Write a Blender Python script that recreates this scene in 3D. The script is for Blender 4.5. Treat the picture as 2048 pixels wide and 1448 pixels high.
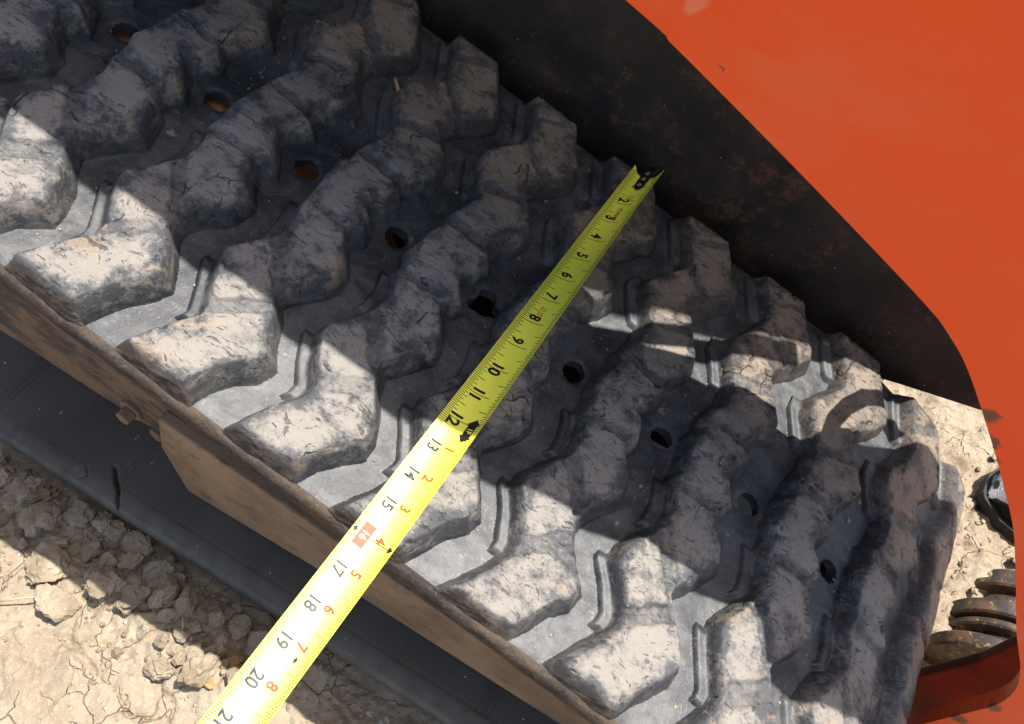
import bpy, bmesh, math, random
import numpy as np
from mathutils import Matrix, Vector, noise as mnoise

for o in list(bpy.data.objects):
    bpy.data.objects.remove(o)
SC = bpy.context.scene
COL = SC.collection
rng = np.random.RandomState(7)
random.seed(7)

# ---------------------------------------------------------------- frames
# Everything on the machine is laid out in millimetres in the frame of the upper
# track run (x along the track, y across it, z away from its face); the upper run
# slopes down to the right, so W() turns that frame into the level world (metres).
SN, CS = 0.2983, 0.9545
GROUND_Z = 0.456
def W(P):
    P = np.asarray(P, float)
    x, y, z = P[..., 0], P[..., 1], P[..., 2]
    return np.stack([(CS * x + SN * z) * .001, y * .001, (-SN * x + CS * z) * .001 + GROUND_Z], -1)
def WD(v):
    return Vector((CS * v[0] + SN * v[2], v[1], -SN * v[0] + CS * v[2]))

# ---------------------------------------------------------------- camera
CAM_POS = (367.97, -384.78, 543.72)
CAM_R = ((0.7972, 0.4916, 0.3505), (0.6031, -0.6760, -0.4235), (0.0287, 0.5490, -0.8353))
cam_d = bpy.data.cameras.new('camera')
cam = bpy.data.objects.new('camera', cam_d)
COL.objects.link(cam)
cx_, cy_, cz_ = WD(CAM_R[0]), -WD(CAM_R[1]), -WD(CAM_R[2])
m = Matrix((cx_, cy_, cz_)).transposed().to_4x4()
m.translation = Vector(W(CAM_POS))
cam.matrix_world = m
cam_d.sensor_width = 36
cam_d.lens = 1716.9 / 2048 * 36
cam_d.clip_start = .02
cam_d.clip_end = 500
SC.camera = cam

# ---------------------------------------------------------------- light
SUN = WD(Vector((0.0, 0.176, 0.984)).normalized())
SUN_EL = math.asin(SUN.z)
SUN_ROT = math.atan2(SUN.x, SUN.y)
world = bpy.data.worlds.new('World')
SC.world = world
world.use_nodes = True
wn = world.node_tree
wn.nodes.clear()
sky = wn.nodes.new('ShaderNodeTexSky')
sky.sky_type = 'NISHITA'
sky.sun_disc = False
sky.sun_elevation = SUN_EL
sky.sun_rotation = SUN_ROT
sky.air_density = .85
sky.dust_density = 3.0
sky.ozone_density = .3
bg = wn.nodes.new('ShaderNodeBackground')
bg.inputs['Strength'].default_value = 0.118
wo = wn.nodes.new('ShaderNodeOutputWorld')
wn.links.new(sky.outputs[0], bg.inputs[0])
wn.links.new(bg.outputs[0], wo.inputs[0])
sd = bpy.data.lights.new('sun', 'SUN')
sd.energy = 5.0
sd.angle = math.radians(0.53)
sd.color = (1.0, .955, .89)
sun = bpy.data.objects.new('sun', sd)
COL.objects.link(sun)
sun.rotation_euler = SUN.to_track_quat('Z', 'Y').to_euler()
sun.location = (0, 0, 5)
SC.view_settings.view_transform = 'Standard'
SC.view_settings.look = 'None'
SC.view_settings.exposure = 1.22
SC.view_settings.gamma = 1.0
SC.view_settings.use_curve_mapping = False
SC.cycles.max_bounces = 8

# ---------------------------------------------------------------- helpers
def meta(o, label=None, cat=None, group=None, kind=None):
    if label: o['label'] = label
    if cat: o['category'] = cat
    if group: o['group'] = group
    if kind: o['kind'] = kind
    return o
def empty(name, loc, label, cat, group=None):
    o = bpy.data.objects.new(name, None)
    o.empty_display_size = .02
    o.location = loc
    COL.objects.link(o)
    return meta(o, label, cat, group)
def link(name, me, mat=None, parent=None):
    o = bpy.data.objects.new(name, me)
    COL.objects.link(o)
    if mat and not me.materials: me.materials.append(mat)
    if parent:
        o.parent = parent
        # meshes are built in world coordinates; undo the place of the thing's empty
        o.matrix_parent_inverse = Matrix.Identity(4) if parent.parent else Matrix.Translation(-parent.location)
    return o
def mesh_np(name, V, F, smooth=True, attrs=None):
    """V (n,3) metres, F (m,4) or list of faces"""
    me = bpy.data.meshes.new(name)
    if isinstance(F, np.ndarray):
        k = F.shape[1]
        me.vertices.add(len(V)); me.vertices.foreach_set('co', np.asarray(V, np.float32).ravel())
        me.loops.add(F.size); me.loops.foreach_set('vertex_index', F.astype(np.int32).ravel())
        me.polygons.add(len(F))
        me.polygons.foreach_set('loop_start', np.arange(0, F.size, k, dtype=np.int32))
        me.update(calc_edges=True)
    else:
        me.from_pydata([tuple(v) for v in V], [], F)
        me.update()
    if attrs:
        for an, av in attrs.items():
            a = me.attributes.new(an, 'FLOAT', 'POINT')
            a.data.foreach_set('value', np.asarray(av, np.float32))
    if smooth: me.polygons.foreach_set('use_smooth', [True] * len(me.polygons))
    return me
def grid_faces(nu, nv):
    i = np.arange(nu * nv).reshape(nu, nv)
    return np.stack([i[:-1, :-1], i[1:, :-1], i[1:, 1:], i[:-1, 1:]], -1).reshape(-1, 4)
def compact(V, F, attrs=None):
    u, inv = np.unique(F.ravel(), return_inverse=True)
    return V[u], inv.reshape(F.shape), {k: a[u] for k, a in (attrs or {}).items()}

def vnoise(x, y, seed=0):
    """smooth gradient noise, about -1..1"""
    xi, yi = np.floor(x).astype(np.int64), np.floor(y).astype(np.int64)
    xf, yf = x - xi, y - yi
    def g(ix, iy):
        h = (ix * 374761393 + iy * 668265263 + seed * 974634777) & 0xffffffff
        h = ((h ^ (h >> 13)) * 1274126177) & 0xffffffff
        h = h ^ (h >> 16)
        a = (h & 0xffff) / 65536. * 2 * np.pi
        return np.cos(a), np.sin(a)
    u, v = xf * xf * xf * (xf * (xf * 6 - 15) + 10), yf * yf * yf * (yf * (yf * 6 - 15) + 10)
    def d(ix, iy, fx, fy):
        a, b = g(ix, iy); return a * fx + b * fy
    n00, n10 = d(xi, yi, xf, yf), d(xi + 1, yi, xf - 1, yf)
    n01, n11 = d(xi, yi + 1, xf, yf - 1), d(xi + 1, yi + 1, xf - 1, yf - 1)
    return 1.5 * ((n00 * (1 - u) + n10 * u) * (1 - v) + (n01 * (1 - u) + n11 * u) * v)
def fbm(x, y, seed=0, octv=4, rough=.5):
    r, a = 0, 1.
    for k in range(octv):
        r = r + a * vnoise(x * 2 ** k, y * 2 ** k, seed + k * 17); a *= rough
    return r
def sstep(a, b, x):
    t = np.clip((x - a) / (b - a), 0, 1); return t * t * (3 - 2 * t)
def miter(poly, widths):
    """polygon pushed outwards with sharp corners; widths is one offset per edge"""
    n = len(poly); area = sum(poly[i][0] * poly[(i + 1) % n][1] - poly[(i + 1) % n][0] * poly[i][1] for i in range(n))
    sg = 1 if area > 0 else -1
    nr = []
    for i in range(n):
        dx, dy = poly[(i + 1) % n][0] - poly[i][0], poly[(i + 1) % n][1] - poly[i][1]
        l = math.hypot(dx, dy) + 1e-9
        nr.append((sg * dy / l, -sg * dx / l))
    out = []
    for i in range(n):
        (ax, ay), (bx_, by_) = nr[i - 1], nr[i]
        wa, wb = widths[i - 1], widths[i]
        det = ax * by_ - ay * bx_
        if abs(det) < .12:
            w = (wa + wb) / 2; out.append((poly[i][0] + (ax + bx_) / 2 * w, poly[i][1] + (ay + by_) / 2 * w)); continue
        ox, oy = (wa * by_ - wb * ay) / det, (wb * ax - wa * bx_) / det
        l = math.hypot(ox, oy); mx = 1.7 * max(wa, wb)
        if l > mx: ox, oy = ox * mx / l, oy * mx / l
        out.append((poly[i][0] + ox, poly[i][1] + oy))
    return out
def seg_dist(px, py, a, b):
    ax, ay = a; bx, by = b
    dx, dy = bx - ax, by - ay
    t = np.clip(((px - ax) * dx + (py - ay) * dy) / (dx * dx + dy * dy + 1e-9), 0, 1)
    return np.hypot(px - ax - t * dx, py - ay - t * dy)
def poly_sd(px, py, poly):
    d = np.full(px.shape, 1e9); inside = np.zeros(px.shape, bool)
    n = len(poly)
    for i in range(n):
        a, b = poly[i], poly[(i + 1) % n]
        d = np.minimum(d, seg_dist(px, py, a, b))
        c = ((a[1] > py) != (b[1] > py))
        with np.errstate(divide='ignore', invalid='ignore'):
            xx = (b[0] - a[0]) * (py - a[1]) / (b[1] - a[1] + 1e-12) + a[0]
        inside ^= (c & (px < xx))
    return np.where(inside, d, -d)

def box_bm(bm, lo, hi, mx=None):
    r = bmesh.ops.create_cube(bm, size=1)
    for v in r['verts']:
        p = [(lo[i] + hi[i]) / 2 + v.co[i] * (hi[i] - lo[i]) for i in range(3)]
        v.co = Vector(mx(p) if mx else p)
    return r['verts']
def extrude_poly(name, pts, y0, y1, bev=1.2, seg=2, wear=False):
    """outline in (x,z) mm, extruded from y0 to y1, edges bevelled, in world metres"""
    bm = bmesh.new()
    vs = [bm.verts.new((x, y0, z)) for x, z in pts]
    f = bm.faces.new(vs)
    r = bmesh.ops.extrude_face_region(bm, geom=[f])
    for v in r['geom']:
        if isinstance(v, bmesh.types.BMVert): v.co.y = y1
    bmesh.ops.recalc_face_normals(bm, faces=bm.faces)
    if bev: bmesh.ops.bevel(bm, geom=[e for e in bm.edges], offset=bev, segments=seg, affect='EDGES', profile=.5, clamp_overlap=True)
    for v in bm.verts: v.co = Vector(W(v.co))
    bmesh.ops.recalc_face_normals(bm, faces=bm.faces)
    me = bpy.data.meshes.new(name); bm.to_mesh(me); bm.free()
    return me
def tube(name, pts, r, n=12, smooth=True, caps=True):
    pts = [Vector(p) for p in pts]
    V, F = [], []
    prev = None
    rr = r if hasattr(r, '__len__') else [r] * len(pts)
    for i, p in enumerate(pts):
        t = (pts[min(i + 1, len(pts) - 1)] - pts[max(i - 1, 0)]).normalized()
        ref = prev if prev is not None else (Vector((0, 0, 1)) if abs(t.z) < .9 else Vector((1, 0, 0)))
        a = (ref - t * ref.dot(t)).normalized(); b = t.cross(a); prev = a
        for k in range(n):
            q = 2 * math.pi * k / n
            V.append(p + (a * math.cos(q) + b * math.sin(q)) * rr[i])
    for i in range(len(pts) - 1):
        for k in range(n):
            F.append((i * n + k, i * n + (k + 1) % n, (i + 1) * n + (k + 1) % n, (i + 1) * n + k))
    if caps:
        F.append(tuple(range(n))[::-1]); F.append(tuple(range((len(pts) - 1) * n, len(pts) * n)))
    me = bpy.data.meshes.new(name); me.from_pydata([tuple(v) for v in V], [], F); me.update()
    if smooth: me.polygons.foreach_set('use_smooth', [True] * len(me.polygons))
    return me
def lathe_y(name, cx, cz, prof, n=48):
    """profile [(y, r)] mm turned about an axis along y"""
    V, F = [], []
    for y, r in prof:
        for k in range(n):
            q = 2 * math.pi * k / n
            V.append((cx + r * math.cos(q), y, cz + r * math.sin(q)))
    for i in range(len(prof) - 1):
        for k in range(n):
            F.append((i * n + k, (i + 1) * n + k, (i + 1) * n + (k + 1) % n, i * n + (k + 1) % n))
    V = W(np.array(V))
    me = mesh_np(name, V, F)
    me.set_sharp_from_angle(angle=math.radians(35))
    return me

# ---------------------------------------------------------------- materials
class NT:
    def __init__(self, name):
        self.m = bpy.data.materials.new(name); self.m.use_nodes = True
        self.t = self.m.node_tree; self.t.nodes.clear()
        self.out = self.t.nodes.new('ShaderNodeOutputMaterial')
        self.b = self.t.nodes.new('ShaderNodeBsdfPrincipled')
        self.t.links.new(self.b.outputs[0], self.out.inputs[0])
        self.pos = self.t.nodes.new('ShaderNodeNewGeometry').outputs['Position']
    def put(self, sock, v):
        if isinstance(v, bpy.types.NodeSocket): self.t.links.new(v, sock)
        elif v is not None:
            if sock.type == 'RGBA' and len(v) == 3: v = (*v, 1)
            sock.default_value = v
    def noise(self, scale, detail=4, rough=.55, vec=None, dist=0.):
        n = self.t.nodes.new('ShaderNodeTexNoise')
        self.put(n.inputs['Vector'], vec if vec is not None else self.pos)
        n.inputs['Scale'].default_value = scale; n.inputs['Detail'].default_value = detail
        n.inputs['Roughness'].default_value = rough; n.inputs['Distortion'].default_value = dist
        return n.outputs['Fac']
    def noisec(self, scale, detail=2, vec=None):
        n = self.t.nodes.new('ShaderNodeTexNoise')
        self.put(n.inputs['Vector'], vec if vec is not None else self.pos)
        n.inputs['Scale'].default_value = scale; n.inputs['Detail'].default_value = detail
        return n.outputs['Color']
    def voro(self, scale, feature='DISTANCE_TO_EDGE', vec=None, out='Distance'):
        n = self.t.nodes.new('ShaderNodeTexVoronoi'); n.feature = feature
        self.put(n.inputs['Vector'], vec if vec is not None else self.pos)
        n.inputs['Scale'].default_value = scale
        return n.outputs[out]
    def mapv(self, rot=(0, 0, 0), scale=(1, 1, 1), vec=None):
        n = self.t.nodes.new('ShaderNodeMapping')
        self.put(n.inputs[0], vec if vec is not None else self.pos)
        n.inputs['Rotation'].default_value = rot; n.inputs['Scale'].default_value = scale
        return n.outputs[0]
    def warp(self, scale, amt, vec=None):
        c = self.noisec(scale, 2, vec)
        n = self.t.nodes.new('ShaderNodeVectorMath'); n.operation = 'MULTIPLY_ADD'
        self.put(n.inputs[0], c); n.inputs[1].default_value = (amt,) * 3
        self.put(n.inputs[2], vec if vec is not None else self.pos)
        return n.outputs[0]
    def ramp(self, fac, a, b, lo=0., hi=1.):
        n = self.t.nodes.new('ShaderNodeMapRange'); n.interpolation_type = 'SMOOTHSTEP'
        self.put(n.inputs['Value'], fac)
        n.inputs['From Min'].default_value = a; n.inputs['From Max'].default_value = b
        n.inputs['To Min'].default_value = lo; n.inputs['To Max'].default_value = hi
        return n.outputs[0]
    def math(self, op, a, b=None, c=None):
        n = self.t.nodes.new('ShaderNodeMath'); n.operation = op
        for s, v in zip(n.inputs, (a, b, c)):
            if v is not None: self.put(s, v)
        return n.outputs[0]
    def mul(self, a, b): return self.math('MULTIPLY', a, b)
    def add(self, a, b): return self.math('ADD', a, b)
    def mix(self, fac, a, b, mode='MIX'):
        n = self.t.nodes.new('ShaderNodeMix'); n.data_type = 'RGBA'; n.blend_type = mode
        self.put(n.inputs[0], fac); self.put(n.inputs[6], a); self.put(n.inputs[7], b)
        return n.outputs[2]
    def attr(self, name):
        n = self.t.nodes.new('ShaderNodeAttribute'); n.attribute_name = name
        return n.outputs['Fac']
    def sep(self, vec=None):
        n = self.t.nodes.new('ShaderNodeSeparateXYZ'); self.put(n.inputs[0], vec or self.pos)
        return n.outputs
    def bump(self, h, dist=.001, strength=1., normal=None):
        n = self.t.nodes.new('ShaderNodeBump'); self.put(n.inputs['Height'], h)
        n.inputs['Distance'].default_value = dist; n.inputs['Strength'].default_value = strength
        if normal: self.put(n.inputs['Normal'], normal)
        return n.outputs[0]
    def spot(self, c, r, vec=None):
        """1 inside a soft ball of radius r (metres) round c"""
        n = self.t.nodes.new('ShaderNodeVectorMath'); n.operation = 'DISTANCE'
        self.put(n.inputs[0], vec if vec is not None else self.pos); n.inputs[1].default_value = c
        return self.ramp(n.outputs['Value'], r, r * .55)
    def done(self, col, rough=.6, spec=.4, metal=0., normal=None):
        self.put(self.b.inputs['Base Color'], col); self.put(self.b.inputs['Roughness'], rough)
        self.put(self.b.inputs['Specular IOR Level'], spec); self.put(self.b.inputs['Metallic'], metal)
        if normal: self.put(self.b.inputs['Normal'], normal)
        return self.m

def m_tread():
    n = NT('worn_rubber')
    top = n.attr('top')
    wp = n.warp(35, .012)
    blot = n.noise(34, 7, .62, wp)
    fine = n.noise(420, 5, .65)
    mid = n.noise(120, 5, .6, wp)
    sharp = n.noise(88, 9, .76, n.mapv((0, .3, .7), (.85, 1, 1), wp))
    grit = n.noise(330, 7, .80, n.mapv((0, .3, .7), (.75, 1, 1), wp))
    pad = n.attr('pad')
    mott = n.add(n.add(n.mul(blot, .42), n.mul(sharp, .38)), n.add(n.mul(grit, .20), n.mul(n.add(pad, -.55), .085)))
    topcol = n.mix(n.ramp(mott, .425, .555), (.044, .046, .051), (.194, .179, .158))
    inner = n.ramp(n.sep()[1], -.03, .12)
    topcol = n.mix(n.mul(inner, .75), topcol, n.mix(n.ramp(mott, .43, .56), (.045, .038, .032), (.175, .128, .088)))
    topcol = n.mix(n.mul(n.ramp(grit, .54, .68), .35), topcol, (.27, .245, .215))
    topcol = n.mix(n.mul(n.ramp(grit, .43, .35), .5), topcol, (.022, .022, .024))
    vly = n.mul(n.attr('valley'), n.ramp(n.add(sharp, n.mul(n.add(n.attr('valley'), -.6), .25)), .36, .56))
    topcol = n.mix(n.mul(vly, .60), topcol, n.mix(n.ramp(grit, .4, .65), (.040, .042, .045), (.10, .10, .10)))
    dustp = n.mul(n.ramp(n.noise(22, 6, .6, n.warp(60, .01)), .60, .66), n.ramp(fine, .25, .5))
    topcol = n.mix(n.mul(dustp, .6), topcol, (.24, .185, .13))
    lich = n.ramp(n.noise(16, 6, .7), .69, .74)
    topcol = n.mix(n.mul(lich, .5), topcol, (.22, .21, .09))
    film = n.noise(14, 5, .6, wp)
    dusty = n.noise(52, 9, .74, n.mapv((0, .3, -.5), (.75, 1, 1), wp))
    spk = n.noise(520, 5, .75)
    gm = n.add(n.add(n.mul(film, .40), n.mul(dusty, .50)), n.mul(spk, .10))
    groove = n.mix(n.ramp(gm, .44, .57), (.021, .023, .027), (.066, .068, .069))
    groove = n.mix(n.mul(n.mul(n.ramp(spk, .57, .70), .5), n.ramp(dusty, .46, .62)), groove, (.165, .155, .138))
    crumbs = n.mul(n.ramp(n.noise(75, 4, .6), .66, .70), n.ramp(film, .4, .6))
    groove = n.mix(n.mul(crumbs, .8), groove, (.27, .20, .14))
    foot = n.mul(n.mul(n.ramp(top, .0, .12), n.ramp(sharp, .44, .60)), .75)
    groove = n.mix(foot, groove, n.mix(n.ramp(grit, .4, .6), (.055, .052, .048), (.165, .145, .115)))
    # fine scuffs, short and running several ways
    sc = None
    for r, s in ((.3, 620), (1.35, 760), (2.2, 560), (.85, 700)):
        v = n.mapv((0, .305, r), (1, .26, 1), n.warp(24, .04))
        q = n.ramp(n.noise(s, 3, .5, v), .655, .70)
        sc = q if sc is None else n.math('MAXIMUM', sc, q)
    sc = n.mul(sc, n.ramp(n.noise(40, 3), .38, .55))
    groove = n.mix(n.mul(sc, .22), groove, (.26, .27, .27))
    tmask = n.ramp(n.add(top, n.mul(n.add(sharp, -.5), 1.1)), .05, .75)
    col = n.mix(tmask, groove, topcol)
    # weather cracks across the lug faces
    wv = n.warp(45, .03)
    c1 = n.ramp(n.voro(19, vec=n.mapv((0, .3, .5), (1, .5, 1), wv)), .0, .012, 1, 0)
    c1 = n.mul(c1, n.ramp(n.noise(30, 3), .57, .63))
    c2 = None
    for rz, sc_, th in ((.95, 230, .615), (.35, 330, .62), (1.5, 280, .63)):
        q = n.ramp(n.noise(sc_, 4, .6, n.mapv((0, .3, rz), (.11, 1, 1), n.warp(30, .03))), th, th + .04)
        q = n.mul(q, n.ramp(n.noise(36 + sc_ * .05, 3), .45, .58))
        c2 = q if c2 is None else n.math('MAXIMUM', c2, q)
    crack = n.mul(n.math('MAXIMUM', c1, n.mul(c2, .65)), n.ramp(top, .2, .6))
    col = n.mix(n.mul(crack, .85), col, (.012, .012, .013))
    h = n.add(n.add(n.mul(blot, 1.0), n.mul(sharp, 1.2)), n.add(n.mul(grit, .7), n.mul(fine, .2)))
    h = n.math('SUBTRACT', n.mul(h, n.ramp(top, 0, 1, .35, 1.)), n.mul(crack, 1.5))
    rough = n.mix(tmask, n.mix(film, (.40,) * 3, (.54,) * 3), n.mix(mott, (.45,) * 3, (.66,) * 3))
    return n.done(col, rough, .42, 0, n.bump(h, .0012, .95))

def m_belt_side():
    n = NT('frayed_rubber_edge')
    f = n.noise(260, 5, .7, n.mapv((0, -.3, 0), (.35, 1, 1)))
    g = n.noise(40, 4)
    col = n.mix(n.ramp(f, .42, .62), (.040, .037, .034), (.145, .112, .080))
    col = n.mix(n.mul(n.ramp(n.noise(500, 3), .64, .72), n.ramp(g, .4, .6)), col, (.36, .27, .15))
    return n.done(col, .85, .2, 0, n.bump(n.add(f, g), .002, 1))

def m_belt_dusty():
    n = NT('dusty_rubber_side')
    st = n.noise(110, 7, .72, n.mapv((0, -.3, 0), (.3, 1, .9), n.warp(30, .01)))
    g = n.noise(13, 5, .6); f = n.noise(320, 4)
    col = n.mix(n.ramp(n.add(n.mul(st, .6), n.mul(g, .4)), .42, .60), (.070, .054, .040), (.030, .027, .025))
    col = n.mix(n.mul(n.ramp(f, .55, .7), .5), col, (.12, .09, .06))
    return n.done(col, .9, .15, 0, n.bump(n.add(f, st), .0012, .8))

def m_flange():
    n = NT('smooth_dark_rubber')
    g = n.noise(9, 4)
    col = n.mix(n.ramp(g, .3, .7), (.052, .049, .040), (.076, .071, .055))
    dust = n.ramp(n.noise(900, 2), .70, .76)
    col = n.mix(n.mul(dust, .5), col, (.2, .18, .15))
    sp = n.ramp(n.voro(110, 'F1'), .16, .10)
    sp = n.mul(sp, n.ramp(n.noise(130, 2), .60, .66))
    col = n.mix(sp, col, (.42, .38, .32))
    e = n.attr('edge')
    col = n.mix(n.mul(e, n.ramp(n.noise(60, 4), .25, .7)), col, (.105, .097, .078))
    return n.done(col, .55, .35, 0, n.bump(n.noise(600, 4), .0003, .5))

def m_mud_steel():
    n = NT('mud_caked_steel')
    st = n.noise(95, 7, .72, n.mapv((0, -.3, 0), (.3, 1, .8), n.warp(30, .01)))
    g = n.noise(11, 7, .68)
    f = n.noise(300, 4)
    col = n.mix(n.ramp(g, .38, .66), (.175, .118, .074), (.27, .185, .115))
    col = n.mix(n.mul(n.ramp(st, .55, .66), .6), col, (.06, .052, .046))
    col = n.mix(n.mul(n.ramp(f, .62, .7), .5), col, (.09, .05, .03))
    return n.done(col, .9, .15, 0, n.bump(n.add(n.mul(f, .5), n.add(st, g)), .0015, .7))

def m_scuffed():
    n = NT('scuffed_muddy_steel')
    st = n.noise(100, 7, .72, n.mapv((0, -.1, 0), (.28, 1, .8), n.warp(30, .01)))
    g = n.noise(15, 5, .6); f = n.noise(300, 4)
    col = n.mix(n.ramp(n.add(n.mul(st, .6), n.mul(g, .4)), .42, .58), (.17, .115, .072), (.060, .052, .046))
    col = n.mix(n.mul(n.ramp(f, .58, .7), .5), col, (.2, .14, .09))
    return n.done(col, .9, .15, 0, n.bump(n.add(f, st), .0015, .7))

def m_rust_black():
    n = NT('rusty_black_paint')
    a = n.noise(26, 8, .7, n.warp(20, .02))
    b = n.noise(7, 3)
    f = n.noise(240, 4)
    zz = n.sep()[2]
    sp2 = n.noise(75, 8, .75, n.warp(30, .01))
    rm = n.math('MAXIMUM', n.ramp(n.add(n.mul(a, .7), n.mul(b, .3)), .515, .59), n.mul(n.mul(n.ramp(sp2, .53, .60), n.ramp(n.noise(9, 4), .46, .62)), .6))
    col = n.mix(n.ramp(n.noise(18, 5), .3, .7), (.017, .014, .012), (.040, .031, .025))
    col = n.mix(n.mul(n.mul(rm, n.ramp(f, .3, .6)), .75), col, (.12, .058, .030))
    col = n.mix(n.mul(n.ramp(n.noise(40, 6, .7), .60, .70), .35), col, (.09, .065, .048))
    sp = n.mul(n.ramp(n.voro(160, 'F1'), .13, .08), n.ramp(n.noise(90, 2), .6, .64))
    col = n.mix(sp, col, (.35, .32, .28))
    return n.done(col, .62, .35, 0, n.bump(n.add(a, n.mul(f, .4)), .002, .6))

def m_orange(shade=1.):
    n = NT('orange_paint')
    g = n.noise(3.5, 4)
    f = n.noise(45, 6, .6, n.mapv((0, .3, .2), (.25, 1, 1)))
    col = n.mix(n.ramp(g, .3, .7), (.70, .062, .0065), (.74, .076, .009))
    col = n.mix(n.mul(n.ramp(f, .52, .7), .25), col, (.64, .12, .035))
    # hairline scratches
    sc = n.ramp(n.noise(75, 2, .4, n.mapv((0, .3 - .35, .0), (.035, 1, 1), n.warp(6, .03))), .735, .75)
    col = n.mix(n.mul(sc, .3), col, (.55, .20, .12))
    dm = n.mul(n.ramp(n.noise(14, 7, .7, n.mapv((0, .3, .2), (.5, 1, 1))), .5, .72), .16)
    col = n.mix(dm, col, (.52, .22, .12))
    s2 = n.mul(n.ramp(n.noise(240, 2, .4, n.mapv((0, .3 + .5, 0), (.03, 1, 1), n.warp(9, .03))), .70, .73), n.ramp(n.noise(10, 3), .50, .62))
    col = n.mix(n.mul(s2, .35), col, (.42, .10, .045))
    # chips down to dark primer, rare
    ch = n.mul(n.ramp(n.voro(36, 'F1', n.warp(180, .012)), .17, .10), n.ramp(n.noise(17, 2), .68, .70))
    wv = n.warp(220, .010)
    for c, r in (((604, -26, 240), .0055), ((620, -26, 226), .005), ((631, -26, 218), .0035), ((639, -26, 210), .003), ((377, -26, 307), .0022), ((523, -26, 300), .0018), ((460, -26, 352), .0018), ((425, -26, 330), .0016), ((835, -26, 22), .006), ((845, -26, -20), .006)):
        ch = n.math('MAXIMUM', ch, n.spot(tuple(W(c)), r * 1.5, n.warp(300, .006)))
    pale = None
    for c, r in (((358, -26, 345), .010), ((345, -26, 322), .007), ((381, -26, 372), .008)):
        v = n.mapv((0, 0, 0), (1, 1, 1), n.warp(40, .02))
        q = n.spot(tuple(W(c) + .01), r, v)
        pale = q if pale is None else n.math('MAXIMUM', pale, q)
    col = n.mix(n.mul(pale, .45), col, (.66, .25, .16))
    col = n.mix(n.mul(ch, .9), col, (.085, .045, .03))
    rough = n.mix(n.noise(12, 4), (.32,) * 3, (.5,) * 3)
    return n.done(col, rough, .28, 0, n.bump(n.add(n.mul(n.noise(30, 3), .8), n.mul(ch, -1.)), .0006, .35))

def m_orange_shaded():  # orange paint with the recess shade put into its colour, plus dirt
    n = NT('shaded_dirty_orange')
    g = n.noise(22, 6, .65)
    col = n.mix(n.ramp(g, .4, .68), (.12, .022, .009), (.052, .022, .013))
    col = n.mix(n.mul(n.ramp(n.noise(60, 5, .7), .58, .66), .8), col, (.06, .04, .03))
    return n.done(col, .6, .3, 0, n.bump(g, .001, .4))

def m_rust_hub():
    n = NT('greasy_rusted_steel')
    g = n.noise(45, 7, .7)
    col = n.mix(n.ramp(g, .42, .6), (.036, .029, .024), (.105, .06, .033))
    col = n.mix(n.mul(n.ramp(n.noise(150, 4), .60, .66), .7), col, (.30, .21, .08))
    col = n.mix(n.mul(n.ramp(n.noise(70, 4), .60, .68), .8), col, (.03, .032, .036))
    return n.done(col, .5, .5, .15, n.bump(g, .0012, .6))

def m_sprocket():
    n = NT('bright_rust')
    g = n.noise(60, 6, .65)
    col = n.mix(g, (.42, .17, .05), (.66, .33, .12))
    return n.done(col, .85, .2, 0, n.bump(g, .001, .5))

def m_ground():
    n = NT('dried_mud')
    g = n.noise(9, 6, .6); f = n.noise(220, 6, .65); p = n.noise(900, 3)
    col = n.mix(n.ramp(g, .3, .7), (.205, .165, .116), (.285, .236, .172))
    col = n.mix(n.mul(n.ramp(f, .45, .7), .5), col, (.38, .31, .24))
    col = n.mix(n.mul(n.ramp(n.noise(45, 5, .6), .58, .66), .6), col, (.21, .14, .082))
    peb = n.mul(n.ramp(n.voro(95, 'F1'), .26, .16), n.ramp(n.noise(70, 2), .59, .63))
    col = n.mix(n.mul(peb, .6), col, (.42, .38, .34))
    fc = n.ramp(n.voro(28, vec=n.warp(40, .03)), 0, .03, 1, 0)
    fc = n.mul(fc, n.ramp(n.noise(18, 3), .45, .6))
    col = n.mix(n.mul(fc, .3), col, (.12, .08, .05))
    h = n.add(n.add(n.mul(f, 1.), n.mul(p, .3)), n.add(n.mul(peb, .8), n.mul(fc, -1.2)))
    return n.done(col, .95, .1, 0, n.bump(h, .0022, .9))

def m_clod():
    n = NT('crumbly_clod')
    f = n.noise(160, 6, .7); g = n.noise(25, 4)
    col = n.mix(n.ramp(g, .35, .65), (.185, .147, .101), (.29, .238, .172))
    col = n.mix(n.mul(n.ramp(f, .55, .7), .5), col, (.38, .32, .26))
    return n.done(col, .95, .1, 0, n.bump(f, .002, 1.))

def m_simple(name, col, rough=.5, spec=.4, metal=0., bump=None):
    n = NT(name)
    v = n.noise(70, 4)
    c = n.mix(n.mul(v, .35), col, tuple(x * .6 for x in col))
    return n.done(c, rough, spec, metal, n.bump(n.noise(bump, 4), .0006, .5) if bump else None)

def m_tape():
    n = NT('yellow_tape_blade')
    g = n.noise(25, 3)
    col = n.mix(g, (.86, .84, .045), (.88, .86, .055))
    sm = n.ramp(n.noise(160, 3, .5, n.mapv((0, 0, 0), (1, .06, 1))), .6, .75)
    col = n.mix(n.mul(sm, .12), col, (.66, .66, .2))
    m_ = n.done(col, .50, 1.0)
    n.b.inputs['Coat Weight'].default_value = 1.0
    n.b.inputs['Coat Roughness'].default_value = .45
    return m_

def m_mesh_fabric():
    n = NT('black_woven_mesh')
    a = n.voro(900, 'F1')
    big = n.ramp(n.noise(22, 2, .4), .50, .52)
    col = n.mix(n.ramp(a, .25, .55), (.012, .012, .012), (.26, .26, .27))
    col = n.mix(big, col, (.012, .011, .010))
    return n.done(col, .8, .2, 0, n.bump(a, .0008, .8))

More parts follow.
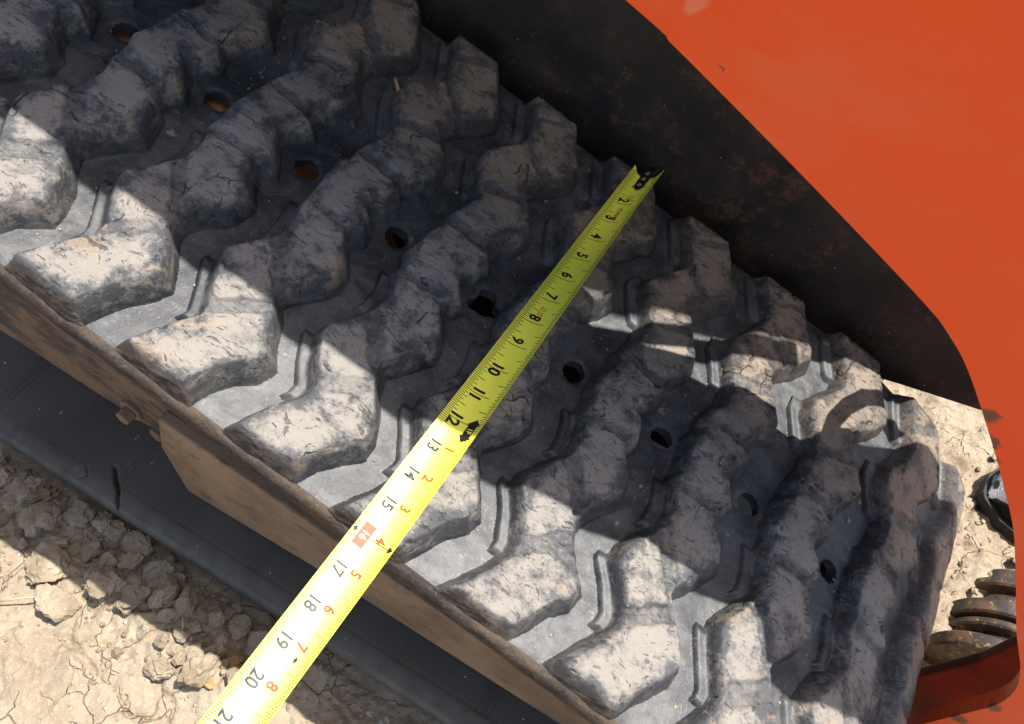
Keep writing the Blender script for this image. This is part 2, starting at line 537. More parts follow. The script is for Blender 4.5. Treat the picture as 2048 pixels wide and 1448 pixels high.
MAT = dict(tread=m_tread(), side=m_belt_side(), beltside=m_belt_dusty(), flange=m_flange(), frame=m_mud_steel(), frame_dark=m_scuffed(), rust=m_rust_black(),
           orange=m_orange(), orange_shaded=m_orange_shaded(), hub=m_rust_hub(), sprocket=m_sprocket(), ground=m_ground(),
           clod=m_clod(), tape=m_tape(), mesh=m_mesh_fabric(),
           ink=m_simple('black_ink', (.010, .010, .010), .5, .3), red=m_simple('red_ink', (.55, .055, .02), .5, .3),
           white=m_simple('pale_print', (.75, .72, .60), .5, .3),
           hook=m_simple('black_hook', (.008, .008, .009), .38, .5), rivet=m_simple('steel_rivet', (.22, .21, .19), .35, .6, .3),
           straw=m_simple('dry_straw', (.42, .33, .2), .8, .2), husk=m_simple('pale_husk', (.62, .55, .43), .6, .3),
           hose=m_simple('black_hose', (.015, .015, .016), .5, .4), sole=m_simple('rubber_sole', (.02, .02, .02), .7, .3, 0, 300),
           stone=m_simple('pebble_grey', (.36, .33, .30), .8, .25, 0, 260), amber=m_simple('pebble_amber', (.26, .15, .05), .6, .35, 0, 200))

# ---------------------------------------------------------------- ground
def nonuni(parts):
    out = []
    for a, b, st in parts: out.append(np.arange(a, b, st))
    out.append([parts[-1][1]])
    return np.concatenate(out)
gx = nonuni(((-60, -6, 6.), (-6, -1, .5), (-1, -.22, .05), (-.22, .60, .0026), (.60, .97, .0034), (.97, 1.4, .03), (1.4, 6, .4), (6, 60.1, 6)))
gy = nonuni(((-60, -6, 6.), (-6, -1.2, .5), (-1.2, -.46, .05), (-.46, -.14, .0026), (-.14, .06, .02), (.06, .56, .0034), (.56, 1.2, .05), (1.2, 6, .4), (6, 60.1, 6)))
GX, GY = np.meshgrid(gx, gy, indexing='ij')
def crack_field(x, y, cell, seed):
    wx = x + .010 * fbm(x * 22, y * 22, seed + 5, 3); wy = y + .010 * fbm(x * 22 + 9, y * 22, seed + 6, 3)
    ix, iy = np.floor(wx / cell).astype(int), np.floor(wy / cell).astype(int)
    d1 = np.full(x.shape, 9.); d2 = np.full(x.shape, 9.); idv = np.zeros(x.shape)
    for a in (-1, 0, 1):
        for b in (-1, 0, 1):
            jx, jy = ix + a, iy + b
            h = (jx * 73856093 ^ jy * 19349663 ^ seed * 83492791) & 0xffffff
            px = (jx + .5 + .42 * (((h * 1103515245 + 12345) >> 8 & 0xffff) / 32768. - 1)) * cell
            py = (jy + .5 + .42 * (((h * 22695477 + 1) >> 8 & 0xffff) / 32768. - 1)) * cell
            d = np.hypot(wx - px, wy - py)
            m1 = d < d1
            d2 = np.where(m1, d1, np.minimum(d2, d)); idv = np.where(m1, (h % 977) / 977., idv); d1 = np.where(m1, d, d1)
    return d2 - d1, idv
def ground_h(x, y):
    e1, id1 = crack_field(x + .02 * vnoise(x * 11, y * 11, 8), y + .02 * vnoise(x * 11, y * 11, 9), .085, 3)
    e2, id2 = crack_field(x, y, .034, 11)
    on1 = sstep(.30, .55, .5 + .6 * vnoise(x * 9, y * 9, 40))
    on2 = sstep(.40, .65, .5 + .6 * vnoise(x * 14, y * 14, 41))
    h = .0060 * (id1 - .5) * on1 - .010 * np.exp(-(e1 / .0030) ** 2) * on1
    h += .0014 * (id2 - .5) * on2 - .0032 * np.exp(-(e2 / .0024) ** 2) * on2
    h += .010 * fbm(x * 5, y * 5, 21, 3) + .0022 * fbm(x * 45, y * 45, 22, 4, .6) + .0009 * fbm(x * 190, y * 190, 23, 2, .6)
    # churned berm squeezed out beside the lower track, rough ground under the machine
    b = np.exp(-((y + .262) / .05) ** 2) * sstep(-.206, -.225, y)
    h += b * (.018 + .012 * fbm(x * 16, y * 16, 31, 4, .6) + .004 * np.abs(fbm(x * 60, y * 60, 32, 3)))
    r = sstep(.05, .12, y)
    h += r * (.006 * fbm(x * 28, y * 28, 51, 4, .65) + .0035 * np.abs(fbm(x * 85, y * 85, 52, 3)))
    return h
GH = ground_h(GX, GY)
far = np.maximum(np.abs(GX), np.abs(GY))
GH = np.where(far > 1.3, 0, GH)
gv = np.stack([GX, GY, GH], -1).reshape(-1, 3)
g = link('ground', mesh_np('ground', gv, grid_faces(len(gx), len(gy))), MAT['ground'])
meta(g, 'pale cracked dried mud ground beside and beneath the machine', kind='structure')

# ---------------------------------------------------------------- track geometry
S0, R1, A1 = 625., 300., math.radians(35)
R2 = 88.
A2 = math.pi - math.asin(SN) - A1
U1 = S0 + R1 * A1
U2 = U1 + R2 * A2
def path(u):
    u = np.asarray(u, float)
    a1 = np.clip((u - S0) / R1, 0, A1); a2 = np.clip((u - U1) / R2, 0, A2)
    th = a1 + a2
    x = np.minimum(u, S0) + R1 * np.sin(a1); z = -R1 * (1 - np.cos(a1))
    x = x + R2 * (np.sin(th) - np.sin(a1)); z = z - R2 * (np.cos(a1) - np.cos(th))
    t = np.maximum(u - U2, 0)
    x = x + t * np.cos(th); z = z - t * np.sin(th)
    return x, z, np.sin(th), np.cos(th)       # point and outward normal
def on_track(u, v, h):
    x, z, nx, nz = path(u)
    return W(np.stack([x + nx * h, v, z + nz * h], -1))

track = empty('rubber_track', tuple(W((300, 0, 0))), 'worn black rubber crawler track with zigzag lugs under the measuring tape', 'rubber track')
# belt: outer face with the row of drive holes
PITCH = 86.
us = np.concatenate([np.arange(-420, -140, 10.), np.arange(-140, 960, 2.0), np.arange(960, U2 + 60, 8.)])
vs = np.arange(-202, 202.1, 2.0)
prof_l = [(-150, -27), (-196, -27), (-203.5, -25), (-207, -20), (-208.5, -14), (-208.5, -8), (-207, -4), (-205, -1.6)]
PV = np.array([p[0] for p in prof_l] + list(vs) + [-p[0] for p in prof_l[::-1]])
PH = np.array([p[1] for p in prof_l] + [-.9 * max(0, (abs(v) - 196) / 6) ** 2 for v in vs] + [p[1] for p in prof_l[::-1]])
U, V_ = np.meshgrid(us, PV, indexing='ij')
H = np.broadcast_to(PH, U.shape).copy()
core = np.abs(V_) < 203
H += np.where(core, .5 * fbm(U / 40, V_ / 40, 3, 3) + .22 * fbm(U / 9, V_ / 9, 4, 3), 0)
edgej = (~core) & (np.abs(V_) > 200)
V_ = V_ + np.where(edgej, np.sign(V_) * .7 * fbm(U / 22, H / 9, 6, 3), 0)
def hole_r(k, ang):
    r = 9.6 + .35 * np.sin(2 * ang + k) + .3 * np.sin(3 * ang + 2.1 * k)
    if k == 4: r = 12.2 + 2.6 * np.cos(3 * ang + .7) + 1.2 * np.cos(5 * ang)
    if k == 2: r = r + .5
    return r
rad = np.full(U.shape, 1e3)
for k in range(-4, 12):
    du, dv = U - PITCH * k, V_
    d = np.hypot(du, dv); ang = np.arctan2(dv, du)
    rr = hole_r(k, ang)
    near = np.abs(d - rr) < 1.05
    sc_ = np.where(near & (d > .1), rr / np.maximum(d, .1), 1.)
    U = np.where(near, PITCH * k + du * sc_, U); V_ = np.where(near, dv * sc_, V_)
    rad = np.minimum(rad, np.hypot(U - PITCH * k, V_) - rr)
    H += np.where(core, .35 * np.exp(-((d - 12.5) / 2.4) ** 2) - .8 * np.exp(-((d - 10) / 1.6) ** 2), 0)
F = grid_faces(len(us), len(PV))
fr = rad.ravel()[F]
keep = ~((fr.max(1) < .35))
P = on_track(U, V_, H).reshape(-1, 3)
nv = len(PV)
fcol = F[:, 0] % nv
is_side = (fcol < len(prof_l) - 0) | (fcol >= nv - len(prof_l) - 1)
topa = np.zeros(len(P))
V1, F1, at = compact(P, F[keep], {'top': topa})
bme = mesh_np('belt', V1, F1, True, at)
bme.materials.append(MAT['tread']); bme.materials.append(MAT['beltside']); 
bme.polygons.foreach_set('material_index', is_side[keep].astype(np.int32))
belt = link('belt', bme, None, track)
# hole sleeves
for k in range(-2, 11):
    ang = np.linspace(0, 2 * np.pi, 40, endpoint=False)
    rr = hole_r(k, ang)
    rings = []
    for dr, hh in ((.3, -.4), (.1, -3), (.3, -7), (.8, -11)):
        rings.append(on_track(PITCH * k + (rr + dr) * np.cos(ang), (rr + dr) * np.sin(ang), np.full(40, hh)))
    Vh = np.concatenate(rings)
    Fh = [(i * 40 + j, i * 40 + (j + 1) % 40, (i + 1) * 40 + (j + 1) % 40, (i + 1) * 40 + j) for i in range(3) for j in range(40)]
    link('drive_hole', mesh_np('drive_hole', Vh, np.array(Fh), True, {'top': np.zeros(len(Vh))}), MAT['tread'], belt)

# zigzag lugs: half outlines (distance along the track from the hole, distance across)
LEFT = [(0, 20), (10, 20), (22, 24), (33, 23), (40, 25), (54, 29), (71, 29), (87, 20), (104, 11), (114, 11), (130, 21), (148, 31), (158, 31), (178, 20.5), (200, 10)]
RIGHT = [(0, 52.5), (8, 56), (13, 61), (23, 65.5), (30, 61), (35, 58), (42, 62), (51, 66.5), (61, 73.5), (71, 75), (78, 70.5), (92, 61), (105, 54), (112, 54), (124, 60.5), (138, 71), (150, 78), (158, 76.8), (171, 67.5), (185, 60), (200, 52.5)]
VALLEY = [((14, 72), (62, 92), 2.8, 4.4), ((19, 34), (59, 29), 3.2, 3.8), ((27, 152), (60, 124), 2.4, 4.6), ((25, -70), (55, -107), 3.2, 4.6), ((20, -34), (57, -32), 3.0, 3.8), ((29, -152), (62, -122), 3.2, 5.0), ((24, 176), (52, 196), 1.4, 3.5)]
LUG_H = 22.
def lug(k):
    r = np.random.RandomState(100 + k)
    j = lambda a: r.uniform(-a, a)
    sk = lambda p: (p[0] - .010 * p[1], p[1])
    L = [(x + j(1.4), -y + j(1.8)) for y, x in LEFT[::-1]] + [(x + j(1.4), y + j(1.8)) for y, x in LEFT[1:]]
    Rr = [(x + j(1.8), y + j(1.8)) for y, x in RIGHT[::-1]] + [(x + j(1.8), -y + j(1.8)) for y, x in RIGHT[1:]]
    poly = [sk(p) for p in L + Rr]
    st = 1.25 if -2 < k < 9 else 1.6
    x = np.arange(-4, 98, st); y = np.arange(-211, 211.1, st)
    X, Y = np.meshgrid(x, y, indexing='ij')
    gu = X + PITCH * k
    jx = .6 * fbm(gu / 15, Y / 15, 60, 2); jy = .6 * fbm(gu / 13 + 40, Y / 13, 61, 3)
    d = poly_sd(X + jx, Y + jy, poly)
    LH = float(np.interp(k * PITCH, [260, 620], [LUG_H, 17.]))
    nl = len(L)
    wr, wf = 7.4 * (.5 + .5 * LH / LUG_H), 9.6 * (.5 + .5 * LH / LUG_H)      # steep rear wall, drafted front wall
    wid = [wr] * (nl - 1) + [4.5] + [wf] * (len(Rr) - 1) + [4.5]
    db = poly_sd(X + jx, Y + jy, miter(poly, wid))
    lin = np.where(d >= 0, 1 + d / 6., np.maximum(db, 0) / (np.maximum(db, 0) + np.maximum(-d, 0) + 1e-6))
    kk = np.clip(.5 + .5 * (1 - lin) / .15, 0, 1)
    lin = np.where(lin < .22, lin * (.4 + lin * 2.73), lin)
    h = LH * (1 - kk + lin * kk - .15 * kk * (1 - kk))
    # worn, tilted pads
    pad = 1.2 * vnoise(X / 45 + k * 3.1, Y / 38 + k * 1.7, 70) + .40 * fbm(gu / 20, Y / 20, 71, 3) + .20 * fbm(gu / 5.5, Y / 5.5, 72, 3, .6) - .30 * np.abs(fbm(gu / 16 + Y / 40, Y / 7 - gu / 30, 73, 3))
    inn = sstep(-3, 5, d)
    val = np.zeros(X.shape)
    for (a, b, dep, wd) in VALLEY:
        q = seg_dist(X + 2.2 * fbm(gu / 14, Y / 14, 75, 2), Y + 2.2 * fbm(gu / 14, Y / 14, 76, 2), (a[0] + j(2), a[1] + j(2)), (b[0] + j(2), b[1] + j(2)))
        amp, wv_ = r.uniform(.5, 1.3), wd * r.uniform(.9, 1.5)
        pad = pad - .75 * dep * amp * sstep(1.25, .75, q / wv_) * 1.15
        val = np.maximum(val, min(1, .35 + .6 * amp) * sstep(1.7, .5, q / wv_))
    # sharp splits in the rubber
    for c in range(5):
        ax, ay = r.uniform(20, 72), r.uniform(-195, 195); an = r.uniform(-.9, .9); ln = r.uniform(6, 20)
        q = seg_dist(X + 1.4 * vnoise(gu / 5, Y / 5, 80), Y + 1.4 * vnoise(gu / 5 + 7, Y / 5, 81), (ax - ln * math.cos(an) / 2, ay - ln * math.sin(an) / 2), (ax + ln * math.cos(an) / 2, ay + ln * math.sin(an) / 2))
        pad = pad - r.uniform(.8, 2.2) * np.exp(-(q / .8) ** 2)
    # torn chunks along the edge
    chip = sstep(.46, .85, fbm(gu / 11, Y / 11, 83, 3)) * np.exp(-((d - 1) / 4.5) ** 2)
    h = h + inn * pad - 4.0 * chip
    htop = h.copy()
    # moulded ledge along the rear foot of each pad, and the foot fillet
    dl = poly_sd(X + 7.0, Y, poly)
    lm = 0
    for ya, yb in ((-160, -112), (-75, -34), (70, 117), (157, 197)):
        lm = np.maximum(lm, sstep(ya - 3, ya + 3, Y) * (1 - sstep(yb - 4, yb + 4, Y)))
    h = np.maximum(h, .25 * LH * sstep(-8.0, -5.6, dl) * lm)
    h = np.where(d > -19, h + .12 * fbm(gu / 4, Y / 4, 90, 2), 0)
    for q in (0, 1):
        rh = np.hypot(X - PITCH * q, Y)
        h = np.where(rh < 10.5, 0, h)
    base = -.9 * (np.maximum(0, np.abs(Y) - 196) / 6) ** 2
    base = np.where(np.abs(Y) > 203, -1.3 - (np.abs(Y) - 203) * 2.2, base)
    low = h < .3
    z = np.where(low, base - 1.2, base + h)
    Fk = grid_faces(len(x), len(y))
    kp = (~low).ravel()[Fk].any(1)
    P = on_track(gu, Y, z).reshape(-1, 3)
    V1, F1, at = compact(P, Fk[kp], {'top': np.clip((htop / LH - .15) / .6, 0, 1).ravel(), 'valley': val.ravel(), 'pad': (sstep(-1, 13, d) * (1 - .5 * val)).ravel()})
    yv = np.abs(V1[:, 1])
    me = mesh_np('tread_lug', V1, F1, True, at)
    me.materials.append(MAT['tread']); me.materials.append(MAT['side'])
    fy = yv[F1].mean(1)
    ft = at['top'][F1].mean(1)
    me.polygons.foreach_set('material_index', ((fy > .2025) & (ft < .93)).astype(np.int32))
    return link('tread_lug', me, None, track)
for k in range(-4, 12): lug(k)

# lower run: inner face of the belt lying on the ground, with mould lines and a split edge
lu = np.concatenate([np.arange(U2 - 20, U2 + 30, 10.), np.arange(U2 + 30, U2 + 900, 1.1), np.arange(U2 + 900, U2 + 1300, 20.)])
lprof = [(-203, 26), (-207, 23), (-208.5, 16), (-208.5, 8), (-207, 4), (-204.5, 1.4)]
lvs = np.concatenate([np.arange(-202, -70, 1.5), np.arange(-70, 202, 12.), [202.]])
LV = np.array([p[0] for p in lprof] + list(lvs) + [207., 207.])
LD = np.array([p[1] for p in lprof] + [.010 * max(0, -186 - v) ** 2 * .5 for v in lvs] + [4., 26.])
U, V_ = np.meshgrid(lu, LV, indexing='ij')
D = np.broadcast_to(LD, U.shape).copy()
xw, zw, nx, nz = path(U)
rel = (U - U2) % PITCH
for off in (-6.2, -1.4, 1.8, 6.):
    D += np.where((V_ > -188) & (V_ < 60), .9 * sstep(1.3, .6, np.abs(rel - 43 - off)), 0)
D += np.where(V_ > -203, .5 * np.exp(-((V_ + 186) / .8) ** 2), 0)
D += np.where((V_ > -204), .35 * fbm(U / 60, V_ / 60, 5, 3), 0)
xr = path(lu)[0]
def lower_u(xl): return float(np.interp(-xl, -xr[5:], lu[5:])) if False else float(lu[np.argmin(np.abs(xr - xl) + (lu < U2) * 1e6)])
ck = [(lower_u(172), -205), (lower_u(160), -191), (lower_u(150), -183), (lower_u(140), -174)]
for a, b in zip(ck[:-1], ck[1:]):
    D += np.where(V_ > -209, 9 * np.exp(-(seg_dist(U + .8 * vnoise(V_ / 4, U / 4, 9), V_, a, b) / 1.5) ** 2), 0)
ck = [(lower_u(121), -200), (lower_u(124), -194), (lower_u(117), -188)]
for a, b in zip(ck[:-1], ck[1:]):
    D += 3 * np.exp(-(seg_dist(U, V_, a, b) / 1.) ** 2)
P = on_track(U, V_, D * 1.0 - 25).reshape(-1, 3)
Fl = grid_faces(len(lu), len(LV))
edge = sstep(-184, -199, V_).ravel() if False else np.clip((-186 - V_) / 14, 0, 1).ravel()
link('belt_flange', mesh_np('belt_flange', P, Fl, True, {'edge': edge}), MAT['flange'], track)

# ---------------------------------------------------------------- undercarriage inside the track
frame = empty('track_frame', tuple(W((250, -150, -250))), 'mud-brown steel track frame rail between upper and lower track', 'track frame')
link('side_plate', extrude_poly('side_plate', [(-420, -395), (-24, -316), (174, -275), (186, -287), (700, -140), (690, -60), (-420, -60)], -150, -140, 1.5), MAT['frame_dark'], frame)
link('inner_plate', extrude_poly('inner_plate', [(-420, -520), (560, -215), (760, -150), (760, -70), (-420, -60)], 140, 150, 1.5), MAT['hose'], frame)  # black plate added to close off light and keep the drive holes dark
wp = extrude_poly('wedge_plate', [(180, -262), (214, -331), (357, -281), (592, -222), (700, -192), (700, -130), (535, -153), (346, -179), (247, -190), (176, -198)], -163, -151, 2.0)
link('wedge_plate', wp, MAT['frame'], frame)
# bolt with square head and washer at the lower edge of the rail
bx, bz = 137., -262.
wm = lathe_y('bolt_washer', bx, bz, [(-150.5, 0.1), (-150.5, 12), (-153.5, 12), (-154, 11), (-154, .1)], 28)
wsh = link('bolt_washer', wm, MAT['frame'], frame)
bm = bmesh.new()
hexv = [(bx + 8.2 * math.cos(math.radians(60 * i + 12)), bz + 8.2 * math.sin(math.radians(60 * i + 12))) for i in range(6)]
bm.free()
link('bolt_head', extrude_poly('bolt_head', hexv, -164, -154, 1.0), MAT['frame'], frame)
# nub on the lower edge further right
link('weld_nub', extrude_poly('weld_nub', [(158, -284), (166, -291), (172, -286), (170, -272), (158, -274)], -153, -149.5, .8), MAT['frame'], frame)
spro = empty('drive_sprocket', tuple(W((60, 0, -330))), 'rust-brown sprocket drum seen through the drive holes at upper left', 'sprocket')
link('drum', lathe_y('drum', 40, -266, [(-80, 60), (-80, 244), (-76, 249), (1, 250), (3, 236), (5, 236), (7, 250), (76, 249), (80, 244), (80, 60)], 96), MAT['sprocket'], spro)

# ---------------------------------------------------------------- machine body (black inner side wall and hood behind the loader arm)
body = empty('machine_body', tuple(W((300, 400, 0))), 'rust-speckled black chassis wall between track and orange arm', 'machine body')
link('side_wall', extrude_poly('side_wall', [(-700, -150), (480, -150), (699, -18), (772, 22), (760, 60), (721, 130), (691, 220), (649, 266), (607, 350), (555, 505), (486, 738), (392, 1033), (300, 1100), (-700, 1150)], 230, 242, 2.), MAT['rust'], body)
bm = bmesh.new()
top = [(772, 24), (760, 62), (721, 132), (691, 222), (649, 268), (607, 352), (555, 507), (486, 740), (392, 1035), (300, 1102), (-700, 1152)]
rows = [[bm.verts.new(Vector(W((x, y, z - 4 + (y - 242) * .16)))) for x, z in top[2:]] for y in (242, 1200)]
for i in range(len(rows[0]) - 1): bm.faces.new((rows[0][i], rows[0][i + 1], rows[1][i + 1], rows[1][i]))
r = bmesh.ops.solidify(bm, geom=bm.faces[:], thickness=.006)
me = bpy.data.meshes.new('hood'); bm.to_mesh(me); bm.free()
link('hood', me, MAT['rust'], body)
# ---------------------------------------------------------------- loader arm
arm = empty('loader_arm', tuple(W((600, 40, 300))), 'orange painted loader arm filling the upper right corner, chipped along its edge', 'loader arm')
EDGE = [(-700, 330), (-200, 318), (100, 310), (320, 300), (348, 296.8), (375, 293), (402, 289), (422, 286), (451, 281), (472, 278), (503, 272), (529, 268), (550, 262), (575, 250.5), (601, 236), (624, 219.5), (651, 201), (680, 180), (714, 150), (760, 108), (779, 92), (799, 75), (818, 53), (831, 26), (838, -13), (846, -67), (860, -150), (1050, -150), (1050, 150)]
TOP = [(960, 320), (754, 340), (700, 470), (655, 470), (640, 340), (628, 300), (590, 372), (533, 375), (482, 477), (406, 550), (-700, 556)]
def smooth_line(p, i0, i1, sub=4):
    out = list(p[:i0])
    for i in range(i0, i1):
        a, b, c, d = (np.array(p[max(i - 1, 0)]), np.array(p[i]), np.array(p[i + 1]), np.array(p[min(i + 2, len(p) - 1)]))
        for q in range(sub):
            t = q / sub
            out.append(tuple(.5 * ((2 * b) + (c - a) * t + (2 * a - 5 * b + 4 * c - d) * t * t + (3 * b - a - 3 * c + d) * t ** 3)))
    return out + list(p[i1:])
EDGE = smooth_line([p for p in EDGE if p not in ((402, 289), (451, 281), (503, 272), (601, 236))], 3, len(EDGE) - 8)
link('outer_plate', extrude_poly('outer_plate', EDGE + TOP, -26, -12, 1.6, 3), MAT['orange'], arm)
INNER = [(-700, 345), (405, 340), (430, 372), (457, 388), (502, 260), (539, 221), (579, 190), (623, 175), (640, 300), (640, 345), (590, 372), (533, 380), (482, 470), (406, 540), (-700, 545)]
link('inner_plate', extrude_poly('inner_plate', INNER, 104, 112, 1.2), MAT['orange_shaded'], arm)
bm = bmesh.new()
cov = [(-700, 450), (457, 450), (502, 400), (539, 335), (590, 325), (623, 262), (640, 285)]
ra = [bm.verts.new(Vector(W((x, -14, z)))) for x, z in cov]; rb = [bm.verts.new(Vector(W((x, 105, z)))) for x, z in cov]
for i in range(len(cov) - 1): bm.faces.new((ra[i], ra[i + 1], rb[i + 1], rb[i]))
bmesh.ops.solidify(bm, geom=bm.faces[:], thickness=.008)
me = bpy.data.meshes.new('cover_plate'); bm.to_mesh(me); bm.free()
link('cover_plate', me, MAT['orange_shaded'], arm)
# unseen flat plate added to shade the track end (plan outline at one height)
bm = bmesh.new()
pl = [(606, -12), (623, 132), (633, 147), (660, 166), (683, 180), (710, 204), (735, 222), (840, 222), (840, -12)]
f = bm.faces.new([bm.verts.new(Vector(W((x, y, 268)))) for x, y in pl])
bmesh.ops.solidify(bm, geom=[f], thickness=.010)
me = bpy.data.meshes.new('shadow_plate'); bm.to_mesh(me); bm.free()
link('shadow_plate', me, MAT['orange_shaded'], arm)
link('lower_bracket', extrude_poly('lower_bracket', [(835, 40), (836, 25), (848, -21), (853, -71), (856, -121), (875, -165), (932, -190), (1000, -150), (969, 0)], 30, 40, 2.), MAT['orange_shaded'], arm)

# hydraulic hose, and an unseen loop added for its hook-shaped shadow, above the track, behind the arm plate
hose = link('hydraulic_hose', tube('hydraulic_hose', [Vector(W(p)) for p in ((250, 40, 430), (370, 78, 425), (457, 131, 420), (500, 164, 420), (538, 190, 420), (580, 214, 415))], .0118, 14), MAT['hose'])
meta(hose, 'black hydraulic hose running slantwise behind the orange arm', 'hose')
loop = []
for x, y in ((626, 118), (625, 134), (630, 152), (640, 170), (653, 182), (668, 186), (680, 184), (686, 180)): loop.append(Vector(W((655 + (x - 655) * 1.2 + 14, 152 + (y - 152) * 1.2 + 12, 200))))
hl = link('hook_shadow_loop', tube('hook_shadow_loop', loop, .0078, 12), MAT['hose'])
meta(hl, 'unseen hose loop curved to cast the hook-shaped shadow near the track end', 'hose')

# ---------------------------------------------------------------- pivot on the ground side
piv = empty('pivot_shaft', tuple(W((955, 180, -160))), 'rusty flanged pivot shaft at lower right beside the orange arm', 'pivot shaft')
HX, HZ = 1000, -172
link('flange', lathe_y('flange', HX, HZ, [(174, 30), (174, 62), (176, 64.5), (190, 64.5), (192, 62), (192, 30)]), MAT['hub'], piv)
link('flange', lathe_y('flange', HX, HZ, [(161, 30), (161, 59), (163, 61), (168, 61), (170, 59), (170, 30)]), MAT['hub'], piv)
link('shaft', lathe_y('shaft', HX, HZ, [(100, 46), (161, 46), (170, 40), (174, 40), (250, 36), (250, 1)]), MAT['hub'], piv)
link('collar', lathe_y('collar', 968, -150, [(108, 10), (108, 62), (110, 64), (122, 64), (124, 62), (124, 30)]), MAT['hub'], piv)
link('flange', lathe_y('flange', HX + 4, HZ, [(218, 20), (218, 54), (220, 56), (226, 56), (228, 54), (228, 1)]), MAT['hub'], piv)
link('bolt_head', extrude_poly('bolt_head', [(HX + 12 + 9 * math.cos(math.radians(60 * i)), HZ + 34 + 9 * math.sin(math.radians(60 * i))) for i in range(6)], 206, 219, 1.), MAT['hub'], piv)

# ---------------------------------------------------------------- shoe
def shoe():
    root = empty('shoe', tuple(W((960, 345, -180))), 'black mesh shoe toe on the sunlit ground behind the arm', 'shoe')
    c = np.array(W((938, 330, -185))); c[2] = .008
    fwd = np.array([-.93, -.37, 0]); side = np.array([.37, -.93, 0])
    V, Fq = [], []
    n, mseg = 22, 26
    def outline(t): return .060 * (1 - max(0, (t - .62) / .38) ** 2.2) ** .5 * (1 + .10 * math.sin(t * 4))
    def height(t): return .11 - .055 * sstep(.25, .9, np.float64(t)) if t < .985 else .03
    for i in range(n + 1):
        t = i / n
        w = max(outline(t), .002); hgt = height(t) * (1 - max(0, (t - .8) / .2) ** 3 * .75)
        for k in range(mseg):
            a = 2 * math.pi * k / mseg
            ca, sa = math.cos(a), math.sin(a)
            zz = .012 + (hgt * max(sa, 0) ** .7 if sa > 0 else .012 * sa * .8)
            V.append(c + fwd * (.27 * (t - 1) + .0) + side * w * np.sign(ca) * abs(ca) ** .75 + np.array([0, 0, zz]))
    for i in range(n):
        for k in range(mseg):
            Fq.append((i * mseg + k, i * mseg + (k + 1) % mseg, (i + 1) * mseg + (k + 1) % mseg, (i + 1) * mseg + k))
    Fq.append(tuple(range(mseg))); Fq.append(tuple(range(n * mseg, (n + 1) * mseg))[::-1])
    me = mesh_np('upper', V, Fq); link('upper', me, MAT['mesh'], root)
    V, Fq = [], []
    for i in range(n + 1):
        t = i / n; w = max(outline(t), .002) + .003
        for s_, z in ((-1, .0), (-1, .016), (1, .016), (1, .0)): V.append(c + fwd * (.27 * (t - 1) + .004 * t) + side * w * s_ + np.array([0, 0, z]))
    for i in range(n):
        for k in range(4): Fq.append((i * 4 + k, i * 4 + (k + 1) % 4, (i + 1) * 4 + (k + 1) % 4, (i + 1) * 4 + k))
    Fq.append((0, 1, 2, 3)); Fq.append((n * 4 + 3, n * 4 + 2, n * 4 + 1, n * 4))
    link('sole', mesh_np('sole', V, Fq, False), MAT['sole'], root)
shoe()

# ---------------------------------------------------------------- tape measure
TX0, TY0, TA = 387.39, 194.42, -0.0141
Td = np.array([math.sin(TA), -math.cos(TA), 0.]); Tn = np.array([-math.cos(TA), -math.sin(TA), 0.])
HW = .585
def roll(s): return np.radians(np.interp(s, [-1, 2.5, 6, 8.5, 12, 16, 21, 30], [42, 42, 36, 31, 22, 10, 4, 3]))
def tp(s, v, lift=0.):
    """blade surface: s inches from the hook, v=+1 left edge .. -1 right edge"""
    s = np.asarray(s, float); v = np.asarray(v, float)
    rho = roll(s); w = (1 - v) * HW * 25.4; bow = -np.interp(s, [0, 10, 14, 30], [4.8, 4.8, 3.2, 2.8]) * (1 - v * v) + lift
    L0 = np.array([TX0, TY0, 28.]) + s[..., None] * 25.4 * Td + Tn * .625 * 25.4
    return L0 - Tn * (w * np.cos(rho) - bow * np.sin(rho))[..., None] + np.array([0, 0, 1.]) * (w * np.sin(rho) + bow * np.cos(rho))[..., None]
tape = empty('tape_measure', tuple(W((387, 0, 28))), 'yellow steel tape measure laid across the black track', 'tape measure')
ss = np.concatenate([np.arange(-.15, 1., .05), np.arange(1., 27., .25)]); vv = np.linspace(1, -1, 33)
S_, VV = np.meshgrid(ss, vv, indexing='ij')
# swallow-tail end: the blade is cut back in the middle
cut = .03 - .11 * VV + .36 * np.clip((1 - np.abs(VV)) / .42, 0, 1)
S_ = np.where(S_ < 1., cut + (S_ + .15) / 1.15 * (1. - cut), S_)
nS, nV = S_.shape
A = W(tp(S_, VV, 0.)).reshape(-1, 3); B = W(tp(S_, VV, -.35)).reshape(-1, 3)
Fq = grid_faces(nS, nV)
F2 = Fq[:, ::-1] + nS * nV
idx = np.arange(nS * nV).reshape(nS, nV)
rim = []
for a in (idx[:, 0], idx[:, -1][::-1], idx[0][::-1], idx[-1]):
    for p, q in zip(a[:-1], a[1:]): rim.append((p, q, q + nS * nV, p + nS * nV))
tb = mesh_np('blade', np.concatenate([A, B]), np.concatenate([Fq, F2, np.array(rim)]), True)
tb.set_sharp_from_angle(angle=math.radians(40))
blade = link('blade', tb, MAT['tape'], tape)
